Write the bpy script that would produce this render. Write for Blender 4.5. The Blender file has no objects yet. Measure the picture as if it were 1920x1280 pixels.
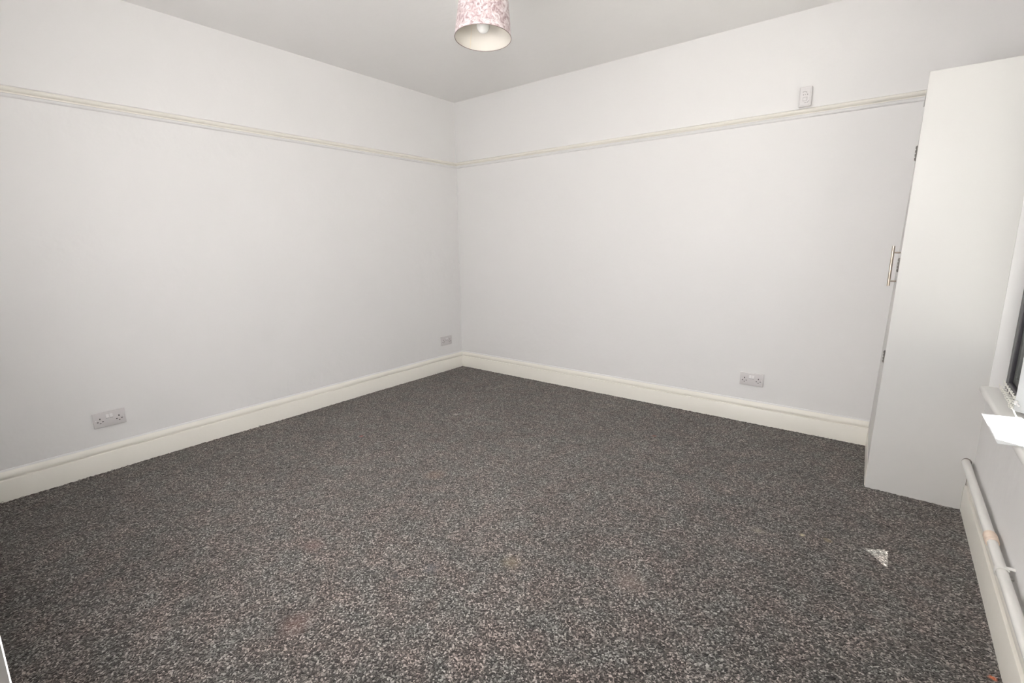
import bpy, bmesh, math, random
import numpy as np
from mathutils import Vector, Matrix, Euler

S = bpy.context.scene
COL = S.collection
random.seed(4)
PI = math.pi

# ------------------------------------------------------------------ camera
cam_d = bpy.data.cameras.new('camera')
cam = bpy.data.objects.new('camera', cam_d)
COL.objects.link(cam)
cam.location = (3.37168, -3.5234, 1.24247)
cam.rotation_euler = (1.37932, 0.014, 0.67035)
cam_d.sensor_fit = 'HORIZONTAL'
cam_d.sensor_width = 36.0
cam_d.lens = 900.0 / 1920.0 * 36.0
cam_d.shift_x = 14.138 / 1920.0
cam_d.shift_y = -9.103 / 1920.0
cam_d.clip_start = 0.005
S.camera = cam

# ------------------------------------------------------------------ sky, sun, exposure
W = bpy.data.worlds.new('sky')
S.world = W
W.use_nodes = True
wn, wl = W.node_tree.nodes, W.node_tree.links
bg = wn['Background']
tc = wn.new('ShaderNodeTexCoord')
sep = wn.new('ShaderNodeSeparateXYZ')
wl.new(tc.outputs['Generated'], sep.inputs[0])
rmp = wn.new('ShaderNodeValToRGB')
rmp.color_ramp.elements[0].position = 0.0
rmp.color_ramp.elements[0].color = (0.98, 0.98, 1.0, 1)
rmp.color_ramp.elements[1].position = 0.8
rmp.color_ramp.elements[1].color = (0.78, 0.87, 1.0, 1)
wl.new(sep.outputs['Z'], rmp.inputs[0])
wl.new(rmp.outputs[0], bg.inputs['Color'])
bg.inputs['Strength'].default_value = 0.85

sun_d = bpy.data.lights.new('sun', 'SUN')
sun = bpy.data.objects.new('sun', sun_d)
COL.objects.link(sun)
sun_dir = Vector((-0.345, -0.141, -1.0))          # the way the light travels
sun.rotation_euler = sun_dir.to_track_quat('-Z', 'Y').to_euler()
sun.location = (6, 0, 8)
sun_d.energy = 20.0
sun_d.angle = 0.0025
sun_d.color = (1.0, 0.97, 0.93)

vs = S.view_settings
vs.view_transform = 'Standard'
vs.look = 'None'
vs.gamma = 1.0
vs.use_curve_mapping = False
vs.exposure = 0.24

# photographer's flashgun on the camera; added unseen fill spot bounced off the doorway wall
def add_spot(name, loc, d, power, cone, size, col):
    f = bpy.data.lights.new(name, 'SPOT')
    o = bpy.data.objects.new(name, f)
    COL.objects.link(o)
    o.location = loc
    o.rotation_euler = Vector(d).to_track_quat('-Z', 'Y').to_euler()
    f.energy = power
    f.spot_size = math.radians(cone)
    f.spot_blend = 1.0
    f.shadow_soft_size = size
    f.color = col
add_spot('flash_forward', (3.36, -3.48, 1.66), (-0.68, 0.70, 0.06), 50.0, 125, 0.06, (1.0, 0.985, 0.975))
add_spot('fill_bounce', (2.42, -2.86, 1.25), (-0.12, -1.0, 0.06), 690.0, 122, 0.06, (1.0, 0.99, 0.98))

# ------------------------------------------------------------------ helpers
def mat(name, color, rough=0.5, bump=None, noise=None, metal=0.0, spec=0.5, coat=0.0):
    """bump = (scale, distance); noise = (scale, amount) gentle value mottling"""
    m = bpy.data.materials.new(name)
    m.use_nodes = True
    n, l = m.node_tree.nodes, m.node_tree.links
    b = n['Principled BSDF']
    b.inputs['Base Color'].default_value = (*color, 1)
    b.inputs['Roughness'].default_value = rough
    b.inputs['Metallic'].default_value = metal
    b.inputs['Specular IOR Level'].default_value = spec
    b.inputs['Coat Weight'].default_value = coat
    t = n.new('ShaderNodeTexCoord')
    if noise:
        q = n.new('ShaderNodeTexNoise')
        q.inputs['Scale'].default_value = noise[0]
        q.inputs['Detail'].default_value = 4
        l.new(t.outputs['Object'], q.inputs['Vector'])
        mr = n.new('ShaderNodeMapRange')
        mr.inputs['To Min'].default_value = 1 - noise[1]
        mr.inputs['To Max'].default_value = 1 + noise[1]
        l.new(q.outputs['Fac'], mr.inputs['Value'])
        mx = n.new('ShaderNodeVectorMath')
        mx.operation = 'SCALE'
        mx.inputs[0].default_value = color
        l.new(mr.outputs[0], mx.inputs['Scale'])
        l.new(mx.outputs[0], b.inputs['Base Color'])
    if bump:
        q = n.new('ShaderNodeTexNoise')
        q.inputs['Scale'].default_value = bump[0]
        q.inputs['Detail'].default_value = 3
        l.new(t.outputs['Object'], q.inputs['Vector'])
        bp = n.new('ShaderNodeBump')
        bp.inputs['Distance'].default_value = bump[1]
        bp.inputs['Strength'].default_value = 0.85
        l.new(q.outputs['Fac'], bp.inputs['Height'])
        l.new(bp.outputs[0], b.inputs['Normal'])
    return m

def tag(o, label=None, cat=None, group=None, kind=None):
    if label: o['label'] = label
    if cat: o['category'] = cat
    if group: o['group'] = group
    if kind: o['kind'] = kind
    return o

def empty(name, loc=(0, 0, 0)):
    o = bpy.data.objects.new(name, None)
    o.empty_display_size = 0.05
    o.location = loc
    COL.objects.link(o)
    return o

def obj(name, bm, m, parent=None, smooth=False):
    me = bpy.data.meshes.new(name)
    bmesh.ops.recalc_face_normals(bm, faces=bm.faces[:])
    bm.to_mesh(me)
    bm.free()
    me.materials.append(m)
    if smooth:
        for p in me.polygons:
            p.use_smooth = True
        try:
            me.set_sharp_from_angle(angle=math.radians(35))
        except Exception:
            pass
    o = bpy.data.objects.new(name, me)
    COL.objects.link(o)
    if parent is not None:
        o.parent = parent
        # part meshes are written in world coordinates: shift them under the thing's base
        p, off = parent, Vector((0, 0, 0))
        while p is not None:
            off += Vector(p.location)
            p = p.parent
        o.location = -off
    return o

def box(bm, lo, hi, bev=0.0, seg=2):
    r = bmesh.ops.create_cube(bm, size=1)
    v = r['verts']
    c = [(a + b) / 2 for a, b in zip(lo, hi)]
    s = [b - a for a, b in zip(lo, hi)]
    for q in v:
        q.co = Vector((q.co.x * s[0] + c[0], q.co.y * s[1] + c[1], q.co.z * s[2] + c[2]))
    if bev:
        es = list({e for q in v for e in q.link_edges})
        bmesh.ops.bevel(bm, geom=es, offset=bev, segments=seg, affect='EDGES', profile=0.5)
    return bm

def B(lo, hi, bev=0.0, seg=2):
    return box(bmesh.new(), lo, hi, bev, seg)

def cyl(bm, a, b, r, r2=None, n=20, cap=True):
    a, b = Vector(a), Vector(b)
    d = b - a
    q = d.to_track_quat('Z', 'Y').to_matrix().to_4x4()
    M = Matrix.Translation((a + b) / 2) @ q
    bmesh.ops.create_cone(bm, cap_ends=cap, segments=n, radius1=r, radius2=r if r2 is None else r2,
                          depth=d.length, matrix=M)
    return bm

def ball(bm, c, r, u=8, v=6):
    bmesh.ops.create_uvsphere(bm, u_segments=u, v_segments=v, radius=r, matrix=Matrix.Translation(c))

def tube(bm, pts, r, n=16, cap=True):
    pts = [Vector(p) for p in pts]
    rings = []
    for i, p in enumerate(pts):
        d = (pts[min(i + 1, len(pts) - 1)] - pts[max(i - 1, 0)]).normalized()
        u = d.cross(Vector((0, 0, 1)))
        if u.length < 1e-3: u = Vector((1, 0, 0))
        u.normalize(); w = d.cross(u)
        rr = r[i] if isinstance(r, (list, tuple)) else r
        rings.append([bm.verts.new(p + rr * (math.cos(2*PI*k/n) * u + math.sin(2*PI*k/n) * w)) for k in range(n)])
    for a, b in zip(rings, rings[1:]):
        for k in range(n):
            bm.faces.new((a[k], a[(k+1) % n], b[(k+1) % n], b[k]))
    if cap:
        bm.faces.new(rings[0]); bm.faces.new(rings[-1])
    return bm

def sweep(prof, frames):
    """prof: [(out, z)] closed profile against the wall; frames: [(origin, out vector)] along the run"""
    bm = bmesh.new()
    rings = [[bm.verts.new(Vector(o) + Vector(d) * a + Vector((0, 0, z))) for a, z in prof] for o, d in frames]
    n = len(prof)
    for p, q in zip(rings, rings[1:]):
        for k in range(n):
            bm.faces.new((p[k], p[(k+1) % n], q[(k+1) % n], q[k]))
    bm.faces.new(rings[0]); bm.faces.new(rings[-1])
    return bm

# ------------------------------------------------------------------ measures
H = 2.548            # ceiling height
RW = 3.770           # window wall
YF = -3.517          # wall with the doorway, room face
CX, CD, CH = 3.420, 0.628, 1.941     # cupboard: front plane, depth from back wall, height
SILL = 0.600

# ------------------------------------------------------------------ materials
M_wall = mat('wall_paint', (0.835, 0.822, 0.816), 0.55, bump=(9, 0.004), noise=(1.3, 0.012), spec=0.35)
M_ceil = mat('ceiling_paint', (0.92, 0.905, 0.895), 0.7, bump=(6, 0.006), noise=(2.0, 0.015), spec=0.3)
M_cream = mat('cream_gloss_paint', (0.90, 0.87, 0.80), 0.32, bump=(14, 0.0015), noise=(5, 0.02))
M_cup = mat('white_gloss_cupboard', (0.61, 0.598, 0.584), 0.34, bump=(7, 0.0018))
M_plastic = mat('white_plastic', (0.66, 0.63, 0.63), 0.35)
M_switch = mat('switch_plastic', (0.82, 0.80, 0.80), 0.3)
M_dark = mat('dark_slot', (0.05, 0.045, 0.045), 0.7)
M_grey = mat('grey_print', (0.30, 0.28, 0.28), 0.7)
M_det = mat('detector_plastic', (0.78, 0.755, 0.755), 0.45)
M_steel = mat('brushed_steel', (0.40, 0.345, 0.29), 0.42, metal=1.0)
M_hinge = mat('dull_steel_hinge', (0.13, 0.12, 0.11), 0.5, metal=0.4)
M_frame = mat('anthracite_frame', (0.022, 0.020, 0.026), 0.4)
M_frame2 = mat('anthracite_gasket', (0.05, 0.052, 0.05), 0.5)
M_slat = mat('blind_fabric', (0.55, 0.56, 0.57), 0.8, bump=(400, 0.0004))
M_bead = mat('bead_plastic', (0.88, 0.86, 0.80), 0.2)
M_sheet = mat('white_card', (0.90, 0.90, 0.90), 0.5)
M_sill = mat('white_sill', (0.80, 0.785, 0.76), 0.3)
M_pipe = mat('white_painted_pipe', (0.83, 0.82, 0.79), 0.28, noise=(9, 0.02))
M_joint = mat('pinkish_pipe_joint', (0.80, 0.66, 0.55), 0.4)
M_rim = mat('shade_rim', (0.17, 0.12, 0.11), 0.6)
M_gap = mat('dark_gap', (0.16, 0.14, 0.12), 0.8)
def front_x(y, z):
    """the cupboard's front leans back a little and is not quite square to the wall"""
    t = min(max(-y / CD, 0), 1)
    return (1 - t) * (3.376 + 0.0270 * z) + t * (3.393 + 0.0139 * z)
def lean(bm):
    for v in bm.verts:
        v.co.x += front_x(v.co.y, v.co.z) - CX
    return bm
def fine(bm, cuts=6):
    bmesh.ops.subdivide_edges(bm, edges=[e for e in bm.edges if abs(e.verts[0].co.z - e.verts[1].co.z) > 0.5], cuts=cuts)
    return bm
M_out = mat('pale_paving', (0.42, 0.40, 0.37), 0.9, noise=(2, 0.1))
M_ext = mat('outside_render', (0.62, 0.60, 0.56), 0.9)
M_hall = mat('hall_paint', (0.58, 0.57, 0.56), 0.6)

# window glass: mostly clear, mirror-like at grazing angles
M_glass = bpy.data.materials.new('window_glass')
M_glass.use_nodes = True
n, l = M_glass.node_tree.nodes, M_glass.node_tree.links
n.remove(n['Principled BSDF'])
tr = n.new('ShaderNodeBsdfTransparent'); tr.inputs[0].default_value = (0.95, 0.97, 0.96, 1)
gl = n.new('ShaderNodeBsdfGlossy'); gl.inputs['Roughness'].default_value = 0.02
lw = n.new('ShaderNodeLayerWeight'); lw.inputs['Blend'].default_value = 0.5     # facing: 0 head-on, 1 grazing
pw = n.new('ShaderNodeMath'); pw.operation = 'POWER'; pw.inputs[1].default_value = 5.0
fr = n.new('ShaderNodeMapRange'); fr.inputs['To Min'].default_value = 0.04; fr.inputs['To Max'].default_value = 0.9
l.new(lw.outputs['Facing'], pw.inputs[0]); l.new(pw.outputs[0], fr.inputs['Value'])
ms = n.new('ShaderNodeMixShader')
l.new(fr.outputs[0], ms.inputs[0]); l.new(tr.outputs[0], ms.inputs[1]); l.new(gl.outputs[0], ms.inputs[2])
l.new(ms.outputs[0], n['Material Output'].inputs['Surface'])

# carpet: twisted salt-and-pepper pile
def carpet_material():
    m = bpy.data.materials.new('flecked_carpet')
    m.use_nodes = True
    n, l = m.node_tree.nodes, m.node_tree.links
    b = n['Principled BSDF']
    b.inputs['Roughness'].default_value = 0.95
    b.inputs['Specular IOR Level'].default_value = 0.15
    b.inputs['Sheen Weight'].default_value = SHEEN
    b.inputs['Sheen Roughness'].default_value = 0.45
    b.inputs['Sheen Tint'].default_value = (0.8, 0.74, 0.70, 1)
    t = n.new('ShaderNodeTexCoord')
    # warp so that tufts are not a regular mosaic
    wq = n.new('ShaderNodeTexNoise'); wq.inputs['Scale'].default_value = 60; wq.inputs['Detail'].default_value = 2
    l.new(t.outputs['Object'], wq.inputs['Vector'])
    ws = n.new('ShaderNodeVectorMath'); ws.operation = 'SCALE'; ws.inputs['Scale'].default_value = 0.012
    l.new(wq.outputs['Color'], ws.inputs[0])
    wa = n.new('ShaderNodeVectorMath'); wa.operation = 'ADD'
    l.new(t.outputs['Object'], wa.inputs[0]); l.new(ws.outputs[0], wa.inputs[1])
    mp = n.new('ShaderNodeMapping'); mp.inputs['Scale'].default_value = (1.0, 1.0, 0.3)
    l.new(wa.outputs[0], mp.inputs['Vector'])
    v = n.new('ShaderNodeTexVoronoi'); v.inputs['Scale'].default_value = 215
    l.new(mp.outputs[0], v.inputs['Vector'])
    sv = n.new('ShaderNodeSeparateColor'); l.new(v.outputs['Color'], sv.inputs[0])
    cr = n.new('ShaderNodeValToRGB')
    e = cr.color_ramp.elements
    e[0].position = 0.0; e[0].color = (0.014, 0.0125, 0.012, 1)
    e[1].position = 1.0; e[1].color = (0.31, 0.282, 0.262, 1)
    for p, c in ((0.35, (0.028, 0.025, 0.0235, 1)), (0.62, (0.066, 0.060, 0.056, 1)), (0.85, (0.152, 0.138, 0.129, 1))):
        q = e.new(p); q.color = c
    l.new(sv.outputs['Red'], cr.inputs[0])
    # large, faint mottling of wear, plus the separate stains
    big = n.new('ShaderNodeTexNoise'); big.inputs['Scale'].default_value = 3.2; big.inputs['Detail'].default_value = 5
    l.new(t.outputs['Object'], big.inputs['Vector'])
    mr = n.new('ShaderNodeMapRange'); mr.inputs['From Min'].default_value = 0.3; mr.inputs['From Max'].default_value = 0.7
    mr.inputs['To Min'].default_value = 0.86; mr.inputs['To Max'].default_value = 1.14
    l.new(big.outputs['Fac'], mr.inputs['Value'])
    tint = n.new('ShaderNodeTexNoise'); tint.inputs['Scale'].default_value = 9; tint.inputs['Detail'].default_value = 2
    l.new(t.outputs['Object'], tint.inputs['Vector'])
    tr_ = n.new('ShaderNodeValToRGB')
    tr_.color_ramp.elements[0].position = 0.35; tr_.color_ramp.elements[0].color = (0.93, 1.0, 1.0, 1)
    tr_.color_ramp.elements[1].position = 0.65; tr_.color_ramp.elements[1].color = (1.06, 0.98, 0.96, 1)
    l.new(tint.outputs['Fac'], tr_.inputs[0])
    sc = n.new('ShaderNodeVectorMath'); sc.operation = 'SCALE'
    l.new(cr.outputs[0], sc.inputs[0]); l.new(mr.outputs[0], sc.inputs['Scale'])
    mu = n.new('ShaderNodeVectorMath'); mu.operation = 'MULTIPLY'
    l.new(sc.outputs[0], mu.inputs[0]); l.new(tr_.outputs[0], mu.inputs[1])
    cur = mu.outputs[0]
    for (x, y, r, c, k) in STAINS:
        d = n.new('ShaderNodeVectorMath'); d.operation = 'DISTANCE'
        l.new(wa.outputs[0], d.inputs[0]); d.inputs[1].default_value = (x, y, 0.004)
        q = n.new('ShaderNodeMapRange'); q.inputs['From Min'].default_value = 0.2 * r; q.inputs['From Max'].default_value = r
        q.inputs['To Min'].default_value = k; q.inputs['To Max'].default_value = 0.0
        l.new(d.outputs['Value'], q.inputs['Value'])
        mx = n.new('ShaderNodeMix'); mx.data_type = 'RGBA'
        l.new(q.outputs[0], mx.inputs['Factor']); l.new(cur, mx.inputs['A'])
        mx.inputs['B'].default_value = (*c, 1)
        cur = mx.outputs['Result']
    l.new(cur, b.inputs['Base Color'])
    bp = n.new('ShaderNodeBump'); bp.inputs['Distance'].default_value = 0.0035; bp.inputs['Strength'].default_value = 0.8
    l.new(v.outputs['Distance'], bp.inputs['Height']); bp.invert = True
    l.new(bp.outputs[0], b.inputs['Normal'])
    return m

SHEEN = 0.25
STAINS = [
    (0.757, -1.768, 0.020, (0.22, 0.045, 0.04), 0.8),
    (0.975, -1.095, 0.028, (0.34, 0.31, 0.29), 0.6),
    (1.03, -1.03, 0.035, (0.24, 0.22, 0.20), 0.5),
    (3.211, -1.284, 0.014, (0.50, 0.43, 0.28), 0.8),
    (3.30, -1.262, 0.022, (0.24, 0.19, 0.11), 0.5),
    (3.055, -1.36, 0.035, (0.24, 0.21, 0.17), 0.45),
    (2.026, -2.513, 0.022, (0.025, 0.025, 0.028), 0.75),
    (2.10, -2.40, 0.040, (0.06, 0.07, 0.08), 0.45),
    (3.737, -1.746, 0.012, (0.55, 0.13, 0.04), 0.9),
    (2.30, -0.62, 0.022, (0.20, 0.07, 0.045), 0.6),
    (1.95, -2.87, 0.07, (0.13, 0.075, 0.065), 0.4),
    (1.60, -2.60, 0.06, (0.11, 0.06, 0.055), 0.35),
    (2.33, -2.18, 0.05, (0.20, 0.16, 0.10), 0.35),
    (2.75, -2.0, 0.08, (0.20, 0.15, 0.13), 0.3),
    (1.55, -1.85, 0.07, (0.17, 0.105, 0.07), 0.3),
]
M_carpet = carpet_material()

# ================================================================== THE SETTING
# floor: the fitted carpet as one displaced sheet, its cut edge wandering a little along the skirting
def make_floor():
    x0, x1, y0, y1, st = 0.012, RW - 0.010, YF - 0.30, -0.012, 0.0075
    nx, ny = int((x1 - x0) / st), int((y1 - y0) / st)
    xs, ys = np.linspace(x0, x1, nx), np.linspace(y0, y1, ny)
    X, Y = np.meshgrid(xs, ys, indexing='ij')
    rng = np.random.default_rng(7)
    Z = rng.random((nx, ny)) * 0.0036
    Z += 0.0012 * np.sin(X * 5.1 + 1.3) * np.sin(Y * 4.3)
    def wob(t, s):
        r = np.random.default_rng(s); k = 60
        p = r.random(k) * 6.28; f = r.uniform(5, 90, k)
        return sum(np.sin(t * f[i] + p[i]) / (1 + f[i] * 0.05) for i in range(k)) / 12
    for d, t, s in ((X, Y, 1), (-Y, X, 2), (RW - X, Y, 3)):
        near = np.clip(1 - (d - 0.020) / 0.016, 0, 1)
        Z += near * (0.0025 + 0.0035 * np.abs(wob(t, s)))
    X = X + (rng.random((nx, ny)) - 0.5) * 0.004
    Y = Y + (rng.random((nx, ny)) - 0.5) * 0.004
    co = np.stack([X, Y, Z], -1).reshape(-1, 3).astype(np.float32)
    i = np.arange(nx * ny).reshape(nx, ny)
    f = np.stack([i[:-1, :-1], i[1:, :-1], i[1:, 1:], i[:-1, 1:]], -1).reshape(-1, 4).astype(np.int32)
    me = bpy.data.meshes.new('floor')
    me.vertices.add(len(co)); me.vertices.foreach_set('co', co.ravel())
    me.loops.add(f.size); me.loops.foreach_set('vertex_index', f.ravel())
    me.polygons.add(len(f))
    me.polygons.foreach_set('loop_start', np.arange(0, f.size, 4, dtype=np.int32))
    me.polygons.foreach_set('use_smooth', np.ones(len(f), dtype=bool))
    me.update(calc_edges=True)
    me.materials.append(M_carpet)
    o = bpy.data.objects.new('floor', me)
    COL.objects.link(o)
    return o
fl_ = make_floor()
tag(fl_, 'dark grey and brown flecked carpet covering the whole room', 'floor', kind='structure')

def fibres():
    rg = random.Random(12)
    bm = bmesh.new()
    def loop(x, y, dx, dy, w, h):
        pts = [Vector((x + dx * w * (i / 6 - 0.5), y + dy * w * (i / 6 - 0.5), 0.003 + h * math.sin(PI * i / 6))) for i in range(7)]
        tube(bm, pts, 0.0007, 6)
    for i in range(46):
        y = rg.uniform(-3.4, -0.1)
        loop(0.0245 + rg.random() * 0.003, y, rg.uniform(-0.2, 0.2), 1, rg.uniform(0.004, 0.014), rg.uniform(0.002, 0.008))
    for i in range(42):
        x = rg.uniform(0.1, 3.35)
        loop(x, -0.0245 - rg.random() * 0.003, 1, 0, rg.uniform(0.004, 0.014), rg.uniform(0.002, 0.008))
    loop(0.026, -2.10, 0.1, 1, 0.022, 0.010)
    return bm

def struct(name, bm, m, label, cat='wall', parent=None, smooth=False):
    o = obj(name, bm, m, parent, smooth)
    if parent is None:
        tag(o, label, cat, kind='structure')
    return o

struct('ceiling', B((-0.15, YF - 1.75, H), (RW + 0.28, 0.15, H + 0.12)), M_ceil,
       'plain white painted ceiling above the whole room', 'ceiling')
struct('wall_left', B((-0.15, YF - 0.14, -0.15), (0, 0.15, H)), M_wall,
       'long white wall on the left with one socket low near the frame edge')
struct('wall_back', B((0, 0, -0.15), (RW + 0.28, 0.15, H)), M_wall,
       'white wall on the right of the corner, running to the cupboard')
# window wall with its opening
WY0, WY1, WZ0, WZ1 = -2.85, -CD - 0.006, 0.565, 2.16
XO = RW + 0.27
bm = bmesh.new()
box(bm, (RW, YF - 0.14, -0.15), (XO, 0, WZ0))
box(bm, (RW, YF - 0.14, WZ1), (XO, 0, H))
box(bm, (RW, WY1, WZ0), (XO, 0, WZ1))
box(bm, (RW, YF - 0.14, WZ0), (XO, WY0, WZ1))
struct('wall_right', bm, M_wall, 'white window wall at the right edge above the pipe')
# wall with the doorway the picture is taken from
DX0, DX1, DZ = 2.853, 3.66, 2.02
bm = bmesh.new()
box(bm, (0, YF - 0.13, -0.15), (DX0 - 0.03, YF - 0.012, H))
box(bm, (DX1 + 0.03, YF - 0.13, -0.15), (RW, YF - 0.012, H))
box(bm, (DX0 - 0.03, YF - 0.13, DZ + 0.03), (DX1 + 0.03, YF - 0.012, H))
struct('wall_front', bm, M_wall, 'white wall holding the doorway beside the camera')
# doorway lining and architrave (its edge shows at the bottom left)
d1 = empty('door_1', (DX0, YF, 0))
tag(d1, 'white painted doorway edge at the bottom left corner', 'doorway', kind='structure')
for x0, x1 in ((DX0 - 0.03, DX0), (DX1, DX1 + 0.03)):
    obj('door_jamb', B((x0, YF - 0.14, 0), (x1, YF, DZ), 0.001, 1), M_sill, d1)
obj('door_head', B((DX0 - 0.03, YF - 0.14, DZ), (DX1 + 0.03, YF, DZ + 0.03)), M_wall, d1)
for x0, x1 in ((DX0 - 0.098, DX0 - 0.031), (DX1 + 0.031, DX1 + 0.098)):
    obj('architrave', B((x0, YF - 0.012, 0), (x1, YF - 0.002, DZ + 0.06), 0.001, 1), M_cream, d1)
# hall behind the camera
bm = bmesh.new()
box(bm, (1.6, YF - 1.75, -0.1), (1.7, YF - 0.14, H))
box(bm, (XO - 0.1, YF - 1.75, -0.1), (XO, YF - 0.14, H))
box(bm, (1.6, YF - 1.85, -0.1), (XO, YF - 1.75, H))
struct('wall_hall', bm, M_hall, 'plain hall walls behind the doorway')
struct('floor_hall', B((1.6, YF - 1.75, -0.12), (XO, YF - 0.30, 0.0)), M_out, 'hall floor behind the doorway', 'floor')
struct('floor_base', B((-0.1, YF - 0.30, -0.15), (RW + 0.1, 0.1, -0.012)), M_out, 'sub floor under the carpet', 'floor')

fb = obj('loose_fibres', fibres(), mat('grey_fibre', (0.10, 0.09, 0.085), 0.9), None)
fb.parent = fl_
fb['kind'] = 'stuff'

# skirting boards
def skirt_prof(k=1.0, t=0.022):
    return [(0, -0.012), (t, -0.012), (t, 0.110 * k), (t - 0.0012, 0.1125 * k), (t - 0.004, 0.1135 * k), (t - 0.0145, 0.1140 * k),
            (t - 0.0145, 0.1185 * k), (t - 0.0070, 0.1215 * k), (t - 0.0055, 0.128 * k), (t - 0.0065, 0.135 * k), (t - 0.0095, 0.143 * k),
            (t - 0.0135, 0.150 * k), (t - 0.0165, 0.154 * k), (t - 0.018, 0.161 * k), (0, 0.163 * k)]
bl = struct('baseboard_left', sweep(skirt_prof(), [((0, YF - 0.012, 0), (1, 0, 0)), ((0, 0, 0), (1, -1, 0))]), M_cream,
       'cream moulded skirting board along the left wall', 'skirting', smooth=True)
bb = struct('baseboard_back', sweep(skirt_prof(), [((0, 0, 0), (1, -1, 0)), ((3.380, 0, 0), (0, -1, 0))]), M_cream,
       'cream moulded skirting board between the corner and the cupboard', 'skirting', smooth=True)
struct('baseboard_right', sweep(skirt_prof(1.10, 0.020), [((RW, YF - 0.012, 0), (-1, 0, 0)), ((RW, -CD - 0.0005, 0), (-1, 0, 0))]), M_cream,
       'cream moulded skirting board under the window behind the pipe', 'skirting', smooth=True)
struct('baseboard_front', sweep(skirt_prof(), [((0.0, YF - 0.012, 0), (0, 1, 0)), ((DX0 - 0.099, YF - 0.012, 0), (0, 1, 0))]), M_cream,
       'cream skirting board on the doorway wall', 'skirting', smooth=True)

# picture rails
SK = 0.152
zr = 1.982
rp = [(0, zr - 0.024), (0.008, zr - 0.0215), (0.0120, zr - 0.017), (0.0135, zr - 0.010), (0.0175, zr - 0.008), (0.0175, zr - 0.0045),
      (0.0130, zr - 0.003), (0.0145, zr + 0.000), (0.0225, zr + 0.0015), (0.0285, zr + 0.006), (0.0310, zr + 0.012), (0.0295, zr + 0.018),
      (0.0245, zr + 0.0225), (0.016, zr + 0.0245), (0.011, zr + 0.0275), (0, zr + 0.0305)]
def two_tone(o, cream):
    """wall paint runs over the edges of the mouldings; only the faces listed keep the cream gloss"""
    o.data.materials.append(M_wall)
    for p in o.data.polygons:
        if not cream(p.center.z): p.material_index = 1
t1 = struct('trim_1', sweep(rp, [((0, YF - 0.012, 0), (1, 0, 0)), ((0, 0, 0), (1, -1, 0))]), M_cream,
       'cream picture rail along the left wall', 'picture rail', smooth=True)
t2 = struct('trim_2', sweep(rp, [((0, 0, 0), (1, -1, 0)), ((CX + 0.03, 0, -0.006), (0, -1, 0))]), M_cream,
       'cream picture rail on the wall right of the corner', 'picture rail', smooth=True)

for o in (bl, bb):
    two_tone(o, lambda z: z < SK)
for o in (t1, t2):
    two_tone(o, lambda z: zr - 0.0075 < z < zr + 0.0235)

# ------------------------------------------------------------------ window
w1 = empty('window_1', (RW, -1.7, SILL))
tag(w1, 'anthracite framed window at the right edge above the sill', 'window', kind='structure')
FX = 3.818                                       # room face of the outer frame
# sill with a rounded nose
sp = []
for k in range(9):
    a = -PI / 2 - k * PI / 8
    sp.append((3.754 + 0.012 * math.cos(a), 0.585 + 0.015 * math.sin(a)))
bm = bmesh.new()
prof = [(FX + 0.06, 0.570)] + sp + [(FX + 0.06, 0.600)]
rings = [[bm.verts.new((x, y, z)) for x, z in prof] for y in (WY0 - 0.05, -CD - 0.0005)]
k = len(prof)
for i in range(k):
    bm.faces.new((rings[0][i], rings[0][(i+1) % k], rings[1][(i+1) % k], rings[1][i]))
bm.faces.new(rings[0]); bm.faces.new(rings[1])
obj('window_sill', bm, M_sill, w1, smooth=True)
# outer frame
fy0, fy1, fz0, fz1 = WY0 + 0.002, WY1 - 0.002, SILL, WZ1 - 0.002
for nm, lo, hi in (('frame_jamb', (FX, fy1 - 0.055, fz0), (FX + 0.07, fy1, fz1)),
                   ('frame_jamb', (FX, fy0, fz0), (FX + 0.07, fy0 + 0.055, fz1)),
                   ('frame_rail', (FX, fy0 + 0.055, fz0), (FX + 0.07, fy1 - 0.055, fz0 + 0.040)),
                   ('frame_rail', (FX, fy0 + 0.055, fz1 - 0.055), (FX + 0.07, fy1 - 0.055, fz1)),
                   ('mullion', (FX, -1.79, fz0 + 0.040), (FX + 0.07, -1.73, fz1 - 0.055))):
    obj(nm, B(lo, hi, 0.003, 2), M_frame, w1)
for a, b in ((fy0 + 0.055, -1.79), (-1.73, fy1 - 0.055)):
    z0, z1 = fz0 + 0.040, fz1 - 0.055
    bm = bmesh.new()
    for lo, hi in (((FX + 0.012, a, z0), (FX + 0.06, a + 0.035, z1)), ((FX + 0.012, b - 0.035, z0), (FX + 0.06, b, z1)),
                   ((FX + 0.012, a + 0.035, z0), (FX + 0.06, b - 0.035, z0 + 0.03)), ((FX + 0.012, a + 0.035, z1 - 0.035), (FX + 0.06, b - 0.035, z1))):
        box(bm, lo, hi, 0.003, 2)
    s = obj('sash', bm, M_frame2, w1)
    obj('pane', B((FX + 0.034, a + 0.03, z0 + 0.025), (FX + 0.038, b - 0.03, z1 - 0.03)), M_glass, s)

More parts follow.
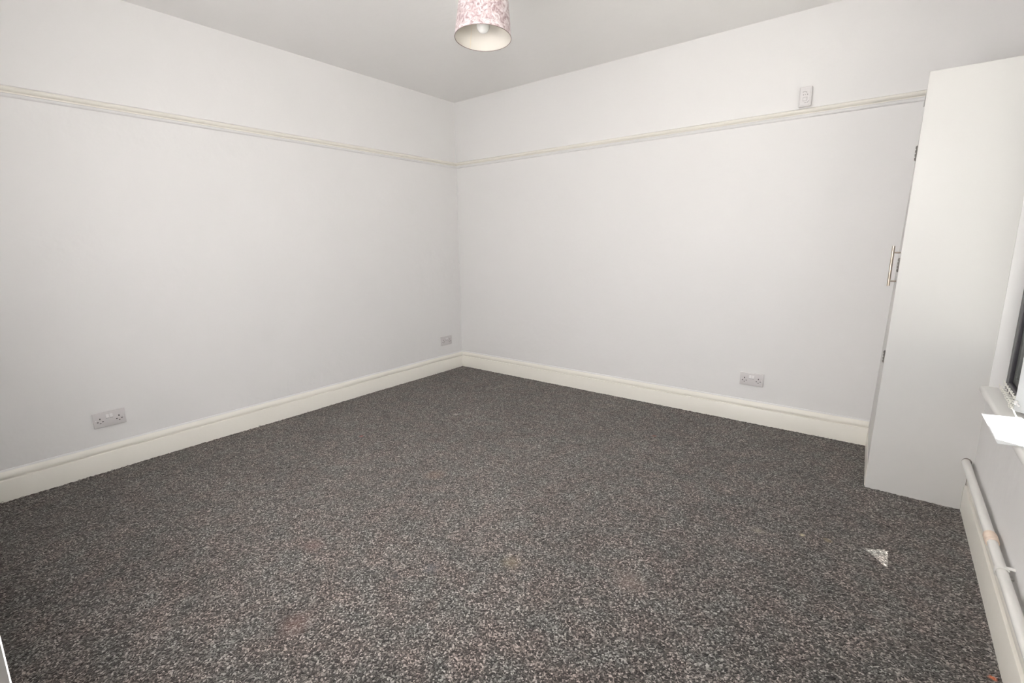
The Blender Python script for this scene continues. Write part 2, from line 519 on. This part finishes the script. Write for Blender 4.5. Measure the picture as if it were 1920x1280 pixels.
# outside: paved yard, and an added unseen board notched to shape the sun patch
struct('ground', B((XO, -14, -0.42), (XO + 16, 12, -0.30)), M_out, 'pale paving outside the window', 'ground')
cv = empty('sun_mask', (XO, -1.5, 2.70))
tag(cv, 'added unseen board outside the window that shapes the sun patch', 'sun blocker', kind='structure')
bm = bmesh.new()
out = [(XO, 0.9), (5.0, 0.9), (5.0, -0.59), (4.345, -0.859), (4.428, -0.968), (4.428, -1.105), (4.485, -1.135), (4.485, -2.1), (4.38, -2.1), (4.38, -3.7), (XO, -3.7)]
lo_ = [bm.verts.new((x, y, 2.70)) for x, y in out]
hi_ = [bm.verts.new((x, y, 2.76)) for x, y in out]
bm.faces.new(lo_); bm.faces.new(hi_)
for i in range(len(out)):
    j = (i + 1) % len(out)
    bm.faces.new((lo_[i], lo_[j], hi_[j], hi_[i]))
obj('sun_mask_board', bm, M_ext, cv)
obj('sun_mask_fixing', B((XO - 0.02, -3.6, 2.62), (XO + 0.04, -0.35, 2.70)), M_ext, cv)

# ================================================================== THINGS
# ------------------------------------------------------------------ built-in cupboard
cup = empty('corner_cupboard', (3.6, -0.31, 0))
tag(cup, 'tall white gloss cupboard built into the right corner by the window', 'cupboard')
bm = bmesh.new()      # the side panel leans a touch out at the foot, notched round skirting and pipe
T = 0.018
pts = [(3.3932, 0.0), (3.7515, 0.0), (3.7515, 0.124), (3.7565, 0.126), (3.757, 0.165), (RW + 0.0005, 0.178), (RW + 0.0005, CH), (CX, CH)]
f_ = [bm.verts.new((x, -CD, z)) for x, z in pts]
b_ = [bm.verts.new((x, -CD + T, z)) for x, z in pts]
bm.faces.new(f_); bm.faces.new(b_)
for i in range(len(pts)):
    j = (i + 1) % len(pts)
    bm.faces.new((f_[i], f_[j], b_[j], b_[i]))
bmesh.ops.bevel(bm, geom=[e for e in bm.edges if all(v.co.x < 3.43 for v in e.verts) and abs(e.verts[0].co.z - e.verts[1].co.z) > 1]
                + [e for e in bm.edges if all(v.co.z > 1.9 for v in e.verts) and abs(e.verts[0].co.y - e.verts[1].co.y) < 1e-4],
                offset=0.002, segments=2, affect='EDGES')
obj('side_panel', bm, M_cup, cup)
for za, zb, xa in ((0.126, 0.176, 3.7535), (0.0, 0.122, 3.7495)):
    obj('scribe_gap', B((xa, -CD - 0.0005, za), (xa + 0.0022, -CD + 0.002, zb)), M_gap, cup)
obj('top_panel', B((CX + 0.003, -CD + T, CH - 0.02), (RW - 0.002, -0.001, CH - 0.002)), M_cup, cup)
bm = bmesh.new()
box(bm, (CX + 0.002, -0.030, 0.0), (CX + 0.020, -0.001, CH - 0.02), 0.001, 1)
box(bm, (CX + 0.002, -CD + T, CH - 0.075), (CX + 0.020, -0.030, CH - 0.02), 0.001, 1)
obj('front_frame', lean(bm), M_cup, cup)
obj('plinth', lean(B((CX - 0.001, -CD + T, 0.0), (CX + 0.014, -0.001, 0.105), 0.001, 1)), M_cream, cup)
door = obj('door', lean(B((CX, -CD + T + 0.004, 0.112), (CX + 0.018, -0.033, CH - 0.079), 0.0015, 2)), M_cup, cup)
def sub(name, bm, m):
    o = obj(name, bm, m)
    o.parent = door
    o.location = (0, 0, 0)
    return o
hb = bmesh.new()
hx, hy = 3.3795, -0.50
cyl(hb, (hx - 0.001, hy, 1.013), (hx, hy, 1.205), 0.006, n=16)
for z in (1.036, 1.173):
    cyl(hb, (hx, hy, z), (front_x(hy, z), hy, z), 0.0035, n=12)
sub('handle', hb, M_steel)
for z0, z1 in ((1.580, 1.645), (1.085, 1.150), (0.648, 0.708)):
    k = bmesh.new()
    xx = front_x(-0.6, z0) - 0.0045
    box(k, (xx, -0.604, z0), (xx + 0.010, -0.596, z1), 0.001, 1)
    for q in range(4):
        cyl(k, (xx + 0.001, -0.6, z0 + 0.003 + q * (z1 - z0) / 4), (xx + 0.001, -0.6, z0 + (q + 0.85) * (z1 - z0) / 4), 0.0034, n=10)
    sub('hinge', k, M_hinge)

# ------------------------------------------------------------------ double sockets
def socket(loc, rz, label, flip=1):
    """built facing -Y at the origin, plate 146 x 86 mm"""
    t = empty('double_socket', loc)
    t.rotation_euler = (0, 0, rz)
    tag(t, label, 'socket', 'double sockets on the white walls')
    def part(nm, bm, m, sm=False):
        o = obj(nm, bm, m, None, sm); o.parent = t; o.location = (0, 0, 0); return o
    bm = B((-0.073, -0.010, -0.043), (0.073, 0, 0.043), 0.0025, 3)
    part('faceplate', bm, M_plastic, True)
    for x in (-0.0085, 0.0085):
        k = bmesh.new()
        w = 0.0065
        vs_ = [k.verts.new(p) for p in ((x - w, -0.0102, 0.006), (x + w, -0.0102, 0.006), (x + w, -0.0102, 0.028), (x - w, -0.0102, 0.028),
                                         (x - w, -0.0145, 0.008), (x + w, -0.0145, 0.008), (x + w, -0.0115, 0.027), (x - w, -0.0115, 0.027))]
        for f in ((0, 1, 2, 3), (4, 5, 6, 7), (0, 1, 5, 4), (1, 2, 6, 5), (2, 3, 7, 6), (3, 0, 4, 7)):
            k.faces.new([vs_[i] for i in f])
        part('rocker_switch', k, M_switch)
    k = bmesh.new()
    for x in (-0.0085, 0.0085):
        box(k, (x - 0.0072, -0.0103, 0.0035), (x + 0.0072, -0.0101, 0.0062))
    part('switch_surround', k, M_grey)
    for c in (-0.043, 0.043):
        k = bmesh.new()
        box(k, (c - 0.0026, -0.0104, 0.003), (c + 0.0026, -0.0100, 0.0115), 0.0001, 1)
        for s in (-1, 1):
            box(k, (c + s * 0.0115 - 0.0036, -0.0104, -0.0120), (c + s * 0.0115 + 0.0036, -0.0100, -0.0072), 0.0001, 1)
        box(k, (c - 0.0034, -0.0104, -0.0205), (c + 0.0034, -0.0100, -0.0165), 0.0001, 1)
        part('pin_holes', k, M_dark)
    for x in (-0.062, 0.062):
        part('screw_cap', cyl(bmesh.new(), (x, -0.0106, 0.0), (x, -0.0098, 0.0), 0.0030, n=14), M_switch)
    return t
socket((0, -2.899, 0.303), PI / 2, 'white double socket low on the left wall nearest the camera')
socket((0, -0.228, 0.307), PI / 2, 'white double socket close beside the far corner of the room')
socket((2.719, 0, 0.309), 0, 'white double socket on the wall between corner and cupboard')

# ------------------------------------------------------------------ detector on the picture rail
det = empty('detector', (2.877, 0, 2.013))
tag(det, 'small white upright detector box standing on the picture rail', 'detector')
bm = B((2.846, -0.030, 2.013), (2.909, -0.0005, 2.122), 0.005, 3)
obj('housing', bm, M_det, det, True)
bm = B((2.853, -0.0335, 2.020), (2.903, -0.0290, 2.110), 0.002, 2)
fc = obj('face_panel', bm, M_det, det, True)
k = bmesh.new()
yf = -0.0340
for i in range(9):
    a = math.radians(35 + i * 11)
    c = Vector((2.873, yf, 2.082)); p = c + Vector((0.014 * math.cos(a), 0, 0.012 * math.sin(a)))
    box(k, p - Vector((0.0016, 0.0004, 0.0012)), p + Vector((0.0016, 0.0006, 0.0012)))
obj('grille_slot', k, M_grey, det)
for i, x in enumerate((2.868, 2.878, 2.889)):
    k = bmesh.new()
    cyl(k, (x, yf + 0.001, 2.077), (x, yf - 0.0005, 2.077), 0.0030 if i != 1 else 0.0018, n=12)
    obj('indicator_dot', k, M_grey, det)
obj('test_button', B((2.868, yf - 0.0018, 2.044), (2.888, yf + 0.002, 2.063), 0.0015, 2), M_switch, det, True)
k = bmesh.new()
box(k, (2.8665, yf - 0.0001, 2.0425), (2.8895, yf + 0.001, 2.0645))
obj('button_surround', k, mat('button_outline', (0.5, 0.47, 0.46), 0.6), det)
k = bmesh.new()
box(k, (2.876, yf - 0.0002, 2.0310), (2.886, yf + 0.001, 2.0335))
for i in range(5):
    box(k, (2.889 + i * 0.002, yf - 0.0002, 2.031 + i * 0.0022), (2.892 + i * 0.002, yf + 0.001, 2.0335 + i * 0.0022))
obj('printed_mark', k, M_grey, det)

# ------------------------------------------------------------------ ceiling lamp with crushed-velvet shade
LC = Vector((1.8641, -1.7541, 2.1300))
LN = Vector((-0.0095, 0.0732, 1)).normalized()
lamp = empty('pendant_lamp', (LC.x, LC.y, LC.z))
tag(lamp, 'pale pink crushed velvet lampshade hanging from the ceiling', 'lamp')
U = LN.cross(Vector((0, 1, 0))).normalized(); V = LN.cross(U)
def ring(h, r, n=96):
    return [LC + LN * h + (U * math.cos(2*PI*i/n) + V * math.sin(2*PI*i/n)) * r for i in range(n)]
def lathe(levels, n=96, close=False):
    bm = bmesh.new()
    rs = [[bm.verts.new(p) for p in ring(h, r, n)] for h, r in levels]
    prs = list(zip(rs, rs[1:]))
    if close: prs.append((rs[-1], rs[0]))
    for a, b in prs:
        for i in range(n):
            bm.faces.new((a[i], a[(i+1) % n], b[(i+1) % n], b[i]))
    return bm
RB, RT, SH = 0.125, 0.103, 0.200
rr = lambda h: RB + (RT - RB) * h / SH
# velvet
M_velvet = bpy.data.materials.new('crushed_velvet')
M_velvet.use_nodes = True
n, l = M_velvet.node_tree.nodes, M_velvet.node_tree.links
b = n['Principled BSDF']
t = n.new('ShaderNodeTexCoord')
q = n.new('ShaderNodeTexNoise'); q.inputs['Scale'].default_value = 34; q.inputs['Detail'].default_value = 6
q.inputs['Roughness'].default_value = 0.65; q.inputs['Distortion'].default_value = 1.6
l.new(t.outputs['Object'], q.inputs['Vector'])
cr = n.new('ShaderNodeValToRGB')
cr.color_ramp.elements[0].position = 0.38; cr.color_ramp.elements[0].color = (0.25, 0.165, 0.17, 1)
cr.color_ramp.elements[1].position = 0.60; cr.color_ramp.elements[1].color = (0.66, 0.60, 0.61, 1)
e_ = cr.color_ramp.elements.new(0.49); e_.color = (0.46, 0.37, 0.375, 1)
l.new(q.outputs['Fac'], cr.inputs[0]); l.new(cr.outputs[0], b.inputs['Base Color'])
b.inputs['Roughness'].default_value = 0.42
b.inputs['Sheen Weight'].default_value = 0.25
b.inputs['Sheen Roughness'].default_value = 0.3
bp = n.new('ShaderNodeBump'); bp.inputs['Distance'].default_value = 0.006; bp.inputs['Strength'].default_value = 0.9
l.new(q.outputs['Fac'], bp.inputs['Height']); l.new(bp.outputs[0], b.inputs['Normal'])
shade = obj('lamp_shade', lathe([(0.0, RB), (SH * 0.5, rr(SH * 0.5)), (SH, RT), (SH, RT - 0.0012), (0.0, RB - 0.0012)], close=True), M_velvet, lamp, True)
M_lining = mat('cream_lining', (0.60, 0.565, 0.515), 0.35)
lin = obj('lining', lathe([(0.001, RB - 0.0014), (SH * 0.5, rr(SH * 0.5) - 0.0014), (SH - 0.001, RT - 0.0014), (SH - 0.001, RT - 0.0020), (0.001, RB - 0.0020)], close=True), M_lining, lamp, True)
bm = bmesh.new()                                   # the overlap seam of the lining
a0 = None
best = None
for i in range(720):                               # the side that faces left in the picture
    a = 2 * PI * i / 720
    p = U * math.cos(a) + V * math.sin(a)
    s = p.dot(Vector((-0.93, 0.36, 0)))
    if best is None or s > best[0]: best = (s, a)
a0 = best[1]
def on(h, a, d): return LC + LN * h + (U * math.cos(a) + V * math.sin(a)) * (rr(h) - d)
vv = [bm.verts.new(p) for p in (on(0.002, a0, 0.0025), on(0.002, a0 + 0.02, 0.0025), on(SH - 0.002, a0 + 0.02, 0.0025), on(SH - 0.002, a0, 0.0025),
                                on(0.002, a0, 0.0019), on(0.002, a0 + 0.02, 0.0019), on(SH - 0.002, a0 + 0.02, 0.0019), on(SH - 0.002, a0, 0.0019))]
for f in ((0, 1, 2, 3), (4, 5, 6, 7), (0, 1, 5, 4), (1, 2, 6, 5), (2, 3, 7, 6), (3, 0, 4, 7)):
    bm.faces.new([vv[i] for i in f])
obj('lining_seam', bm, mat('tan_seam', (0.62, 0.54, 0.42), 0.6), lamp)
def torus(h, r, tr_, n=96, m=8):
    bm = bmesh.new()
    R_ = []
    for i in range(n):
        a = 2*PI*i/n; d = U * math.cos(a) + V * math.sin(a)
        R_.append([bm.verts.new(LC + LN * (h + tr_ * math.sin(2*PI*k/m)) + d * (r + tr_ * math.cos(2*PI*k/m))) for k in range(m)])
    for i in range(n):
        for k in range(m):
            bm.faces.new((R_[i][k], R_[i][(k+1) % m], R_[(i+1) % n][(k+1) % m], R_[(i+1) % n][k]))
    return bm
obj('bottom_rim', torus(0.0, RB - 0.0008, 0.0012), M_rim, lamp, True)
obj('top_rim', torus(SH, RT - 0.0008, 0.0012), M_rim, lamp, True)
# spider fitting, holder, bulb, flex and rose
bm = bmesh.new()
for k in range(3):
    a = 2 * PI * k / 3 + 0.4
    d = U * math.cos(a) + V * math.sin(a)
    cyl(bm, LC + LN * (SH - 0.03) + d * 0.016, LC + LN * (SH - 0.002) + d * (RT - 0.002), 0.0014, n=8)
obj('shade_spider', bm, M_steel, lamp)
BC = LC + LN * 0.062
bm = bmesh.new()
cyl(bm, BC + LN * 0.040, BC + LN * 0.095, 0.016, n=24)
cyl(bm, BC + LN * 0.095, BC + LN * 0.115, 0.014, 0.006, n=24)
obj('lamp_holder', bm, M_switch, lamp)
bm = bmesh.new()
ns = 28
prof = []
for i in range(17):
    a = -PI / 2 + i * (PI * 0.80) / 16
    prof.append((0.029 * math.sin(a), 0.029 * math.cos(a)))
prof += [(0.034, 0.0135), (0.042, 0.0125)]
rs = [[bm.verts.new(BC - LN * 0.012 + LN * h + (U * math.cos(2*PI*j/ns) + V * math.sin(2*PI*j/ns)) * max(r, 0.0002)) for j in range(ns)] for h, r in prof]
for a, b2 in zip(rs, rs[1:]):
    for j in range(ns):
        bm.faces.new((a[j], a[(j+1) % ns], b2[(j+1) % ns], b2[j]))
bm.faces.new(rs[0]); bm.faces.new(rs[-1])
obj('bulb', bm, mat('opal_bulb', (0.80, 0.79, 0.77), 0.15), lamp, True)
top = BC + LN * 0.115
bm = tube(bmesh.new(), [top, top + LN * 0.06, Vector((top.x, top.y + 0.008, H - 0.03))], 0.0032, 10)
obj('flex', bm, M_switch, lamp, True)
bm = bmesh.new()
cyl(bm, (top.x, top.y + 0.008, H - 0.028), (top.x, top.y + 0.008, H), 0.030, 0.042, n=32)
obj('ceiling_rose', bm, M_switch, lamp, True)

# ------------------------------------------------------------------ heating pipe
PX, PZ, PR = 3.7425, 0.236, 0.0150
pipe = empty('heating_pipe', (PX, -1.5, PZ))
tag(pipe, 'white painted heating pipe running above the skirting under the window', 'pipe')
obj('pipe_run', tube(bmesh.new(), [(PX, -CD - 0.001, PZ), (PX, -1.36, PZ)], PR, 20), M_pipe, pipe, True)
obj('pipe_run', tube(bmesh.new(), [(PX, -1.36, PZ), (PX + 0.001, YF - 0.012, PZ + 0.002)], PR * 0.94, 20), M_pipe, pipe, True)
obj('pipe_hole', cyl(bmesh.new(), (PX + 0.002, -CD - 0.0008, PZ + 0.002), (PX + 0.002, -CD + 0.004, PZ + 0.002), PR + 0.0022, n=28), M_gap, cup)
prof = [(-1.325, PR), (-1.328, PR + 0.003), (-1.338, PR + 0.004), (-1.342, PR + 0.0015), (-1.347, PR + 0.0015), (-1.350, PR + 0.004),
        (-1.362, PR + 0.004), (-1.366, PR + 0.0015), (-1.371, PR + 0.0015), (-1.375, PR + 0.0035), (-1.384, PR + 0.003), (-1.387, PR)]
obj('joint_sleeve', tube(bmesh.new(), [(PX, y, PZ) for y, r in prof], [r for y, r in prof], 24), M_joint, pipe, True)
for yc in (-1.565, -2.7):
    bm = bmesh.new()
    n_ = 20
    ins, outs = [], []
    for dy in (-0.007, 0.007):
        a_, b_ = [], []
        for i in range(n_ + 1):
            a = math.radians(-150 + 300 * i / n_) + PI
            a_.append(bm.verts.new((PX + (PR + 0.0002) * math.cos(a), yc + dy, PZ + (PR + 0.0002) * math.sin(a))))
            b_.append(bm.verts.new((PX + (PR + 0.0035) * math.cos(a), yc + dy, PZ + (PR + 0.0035) * math.sin(a))))
        ins.append(a_); outs.append(b_)
    for i in range(n_):
        bm.faces.new((outs[0][i], outs[0][i+1], outs[1][i+1], outs[1][i]))
        bm.faces.new((ins[0][i], ins[0][i+1], ins[1][i+1], ins[1][i]))
        for s in (0, 1):
            bm.faces.new((ins[s][i], ins[s][i+1], outs[s][i+1], outs[s][i]))
    for i in (0, n_):
        bm.faces.new((ins[0][i], ins[1][i], outs[1][i], outs[0][i]))
    box(bm, (PX + 0.004, yc - 0.006, PZ + PR - 0.001), (RW, yc + 0.006, PZ + PR + 0.004), 0.0008, 1)
    box(bm, (PX + 0.010, yc - 0.006, PZ - PR - 0.003), (RW, yc + 0.006, PZ - PR + 0.002), 0.0008, 1)
    obj('pipe_clip', bm, M_pipe, pipe)

# ------------------------------------------------------------------ white card on the sill
sh = bmesh.new()
c4 = [(3.698, -1.106), (3.698, -1.445), (3.808, -1.432), (3.806, -1.095)]
c4 = [(3.6982, -1.1063), (3.6995, -1.4448), (3.8105, -1.4290), (3.8087, -1.0974)]
lo_ = [sh.verts.new((x, y, 0.6004)) for x, y in c4]
hi_ = [sh.verts.new((x, y, 0.6016)) for x, y in c4]
sh.faces.new(lo_); sh.faces.new(hi_)
for i in range(4):
    j = (i + 1) % 4
    sh.faces.new((lo_[i], lo_[j], hi_[j], hi_[i]))
tag(obj('card_sheet', sh, M_sheet), 'bright white card lying on the windowsill and overhanging its edge', 'card')

# ------------------------------------------------------------------ vertical blind: headrail, gathered slats, bottom chain
vb = empty('vertical_blind', (3.80, -1.08, 0.62))
tag(vb, 'pale grey vertical blind slats drawn back in front of the dark frame', 'blind')
obj('headrail', B((3.775, WY0 + 0.02, WZ1 - 0.042), (3.815, WY1 - 0.02, WZ1 - 0.004), 0.003, 2), M_switch, vb)
def slat(p, q, z0=0.622):
    p, q = Vector((*p, 0)), Vector((*q, 0))
    d = (q - p).normalized(); nrm = Vector((-d.y, d.x, 0)) * 0.0006
    bm = bmesh.new()
    ring0 = []
    for z in (z0, z0 + 0.03, WZ1 - 0.045):
        ring0.append([bm.verts.new(Vector((v.x, v.y, z))) for v in (p + nrm, q + nrm, q - nrm, p - nrm)])
    for a, b2 in zip(ring0, ring0[1:]):
        for i in range(4):
            bm.faces.new((a[i], a[(i+1) % 4], b2[(i+1) % 4], b2[i]))
    bm.faces.new(ring0[0]); bm.faces.new(ring0[-1])
    o = obj('slat', bm, M_slat, vb)
    return o
slat((3.789, -1.038), (3.8155, -1.064), 0.611)
for i in range(7):                                   # gathered at the near end
    slat((3.748, -2.55 - i * 0.030), (3.812, -2.57 - i * 0.030))
# bead chain, unhooked and bunched on the sill corner
ch = bmesh.new()
def chain(pts, r=0.0027, step=0.0085):
    pts = [Vector(p) for p in pts]
    cur, carry = pts[0], 0.0
    for a, b2 in zip(pts, pts[1:]):
        L = (b2 - a).length
        s = carry
        while s < L:
            ball(ch, a + (b2 - a) * (s / L), r, 6, 4)
            s += step
        carry = s - L
def arc(a, b2, sag, k=8):
    a, b2 = Vector(a), Vector(b2)
    return [a.lerp(b2, i / k) + Vector((0, 0, -sag * 4 * (i / k) * (1 - i / k))) for i in range(k + 1)]
for i in range(7):
    y = -0.69 - i * 0.052
    x = 3.806 - 0.0022 * i
    z = 0.642 + 0.0025 * i
    chain(arc((x, y, z), (x - 0.018, y - 0.030, z - 0.008), 0.024 + 0.010 * random.random()))
    chain(arc((x - 0.018, y - 0.030, z - 0.008), (x, y - 0.052, z), 0.012 + 0.010 * random.random()))
chain(arc((3.808, -0.66, 0.640), (3.790, -1.03, 0.655), 0.004, 10))
for a, b2, s_ in (((3.794, -0.97, 0.642), (3.776, -1.02, 0.632), 0.026), ((3.797, -0.99, 0.640), (3.780, -1.05, 0.622), 0.012),
                  ((3.778, -1.055, 0.632), (3.786, -1.17, 0.604), 0.0), ((3.786, -1.17, 0.604), (3.800, -1.30, 0.605), 0.0)):
    chain(arc(a, b2, s_))
tag(obj('bead_chain', ch, M_bead, None, True), 'tangle of white blind bead chain bunched in the sill corner', 'chain')
bm = bmesh.new()
box(bm, (3.786, -1.046, 0.634), (3.800, -1.030, 0.650), 0.003, 2)
cyl(bm, (3.792, -1.042, 0.642), (3.797, -1.060, 0.636), 0.0035, n=12)
tag(obj('chain_connector', bm, M_switch, None, True), 'small white plastic connector at the end of the bead chain', 'connector')
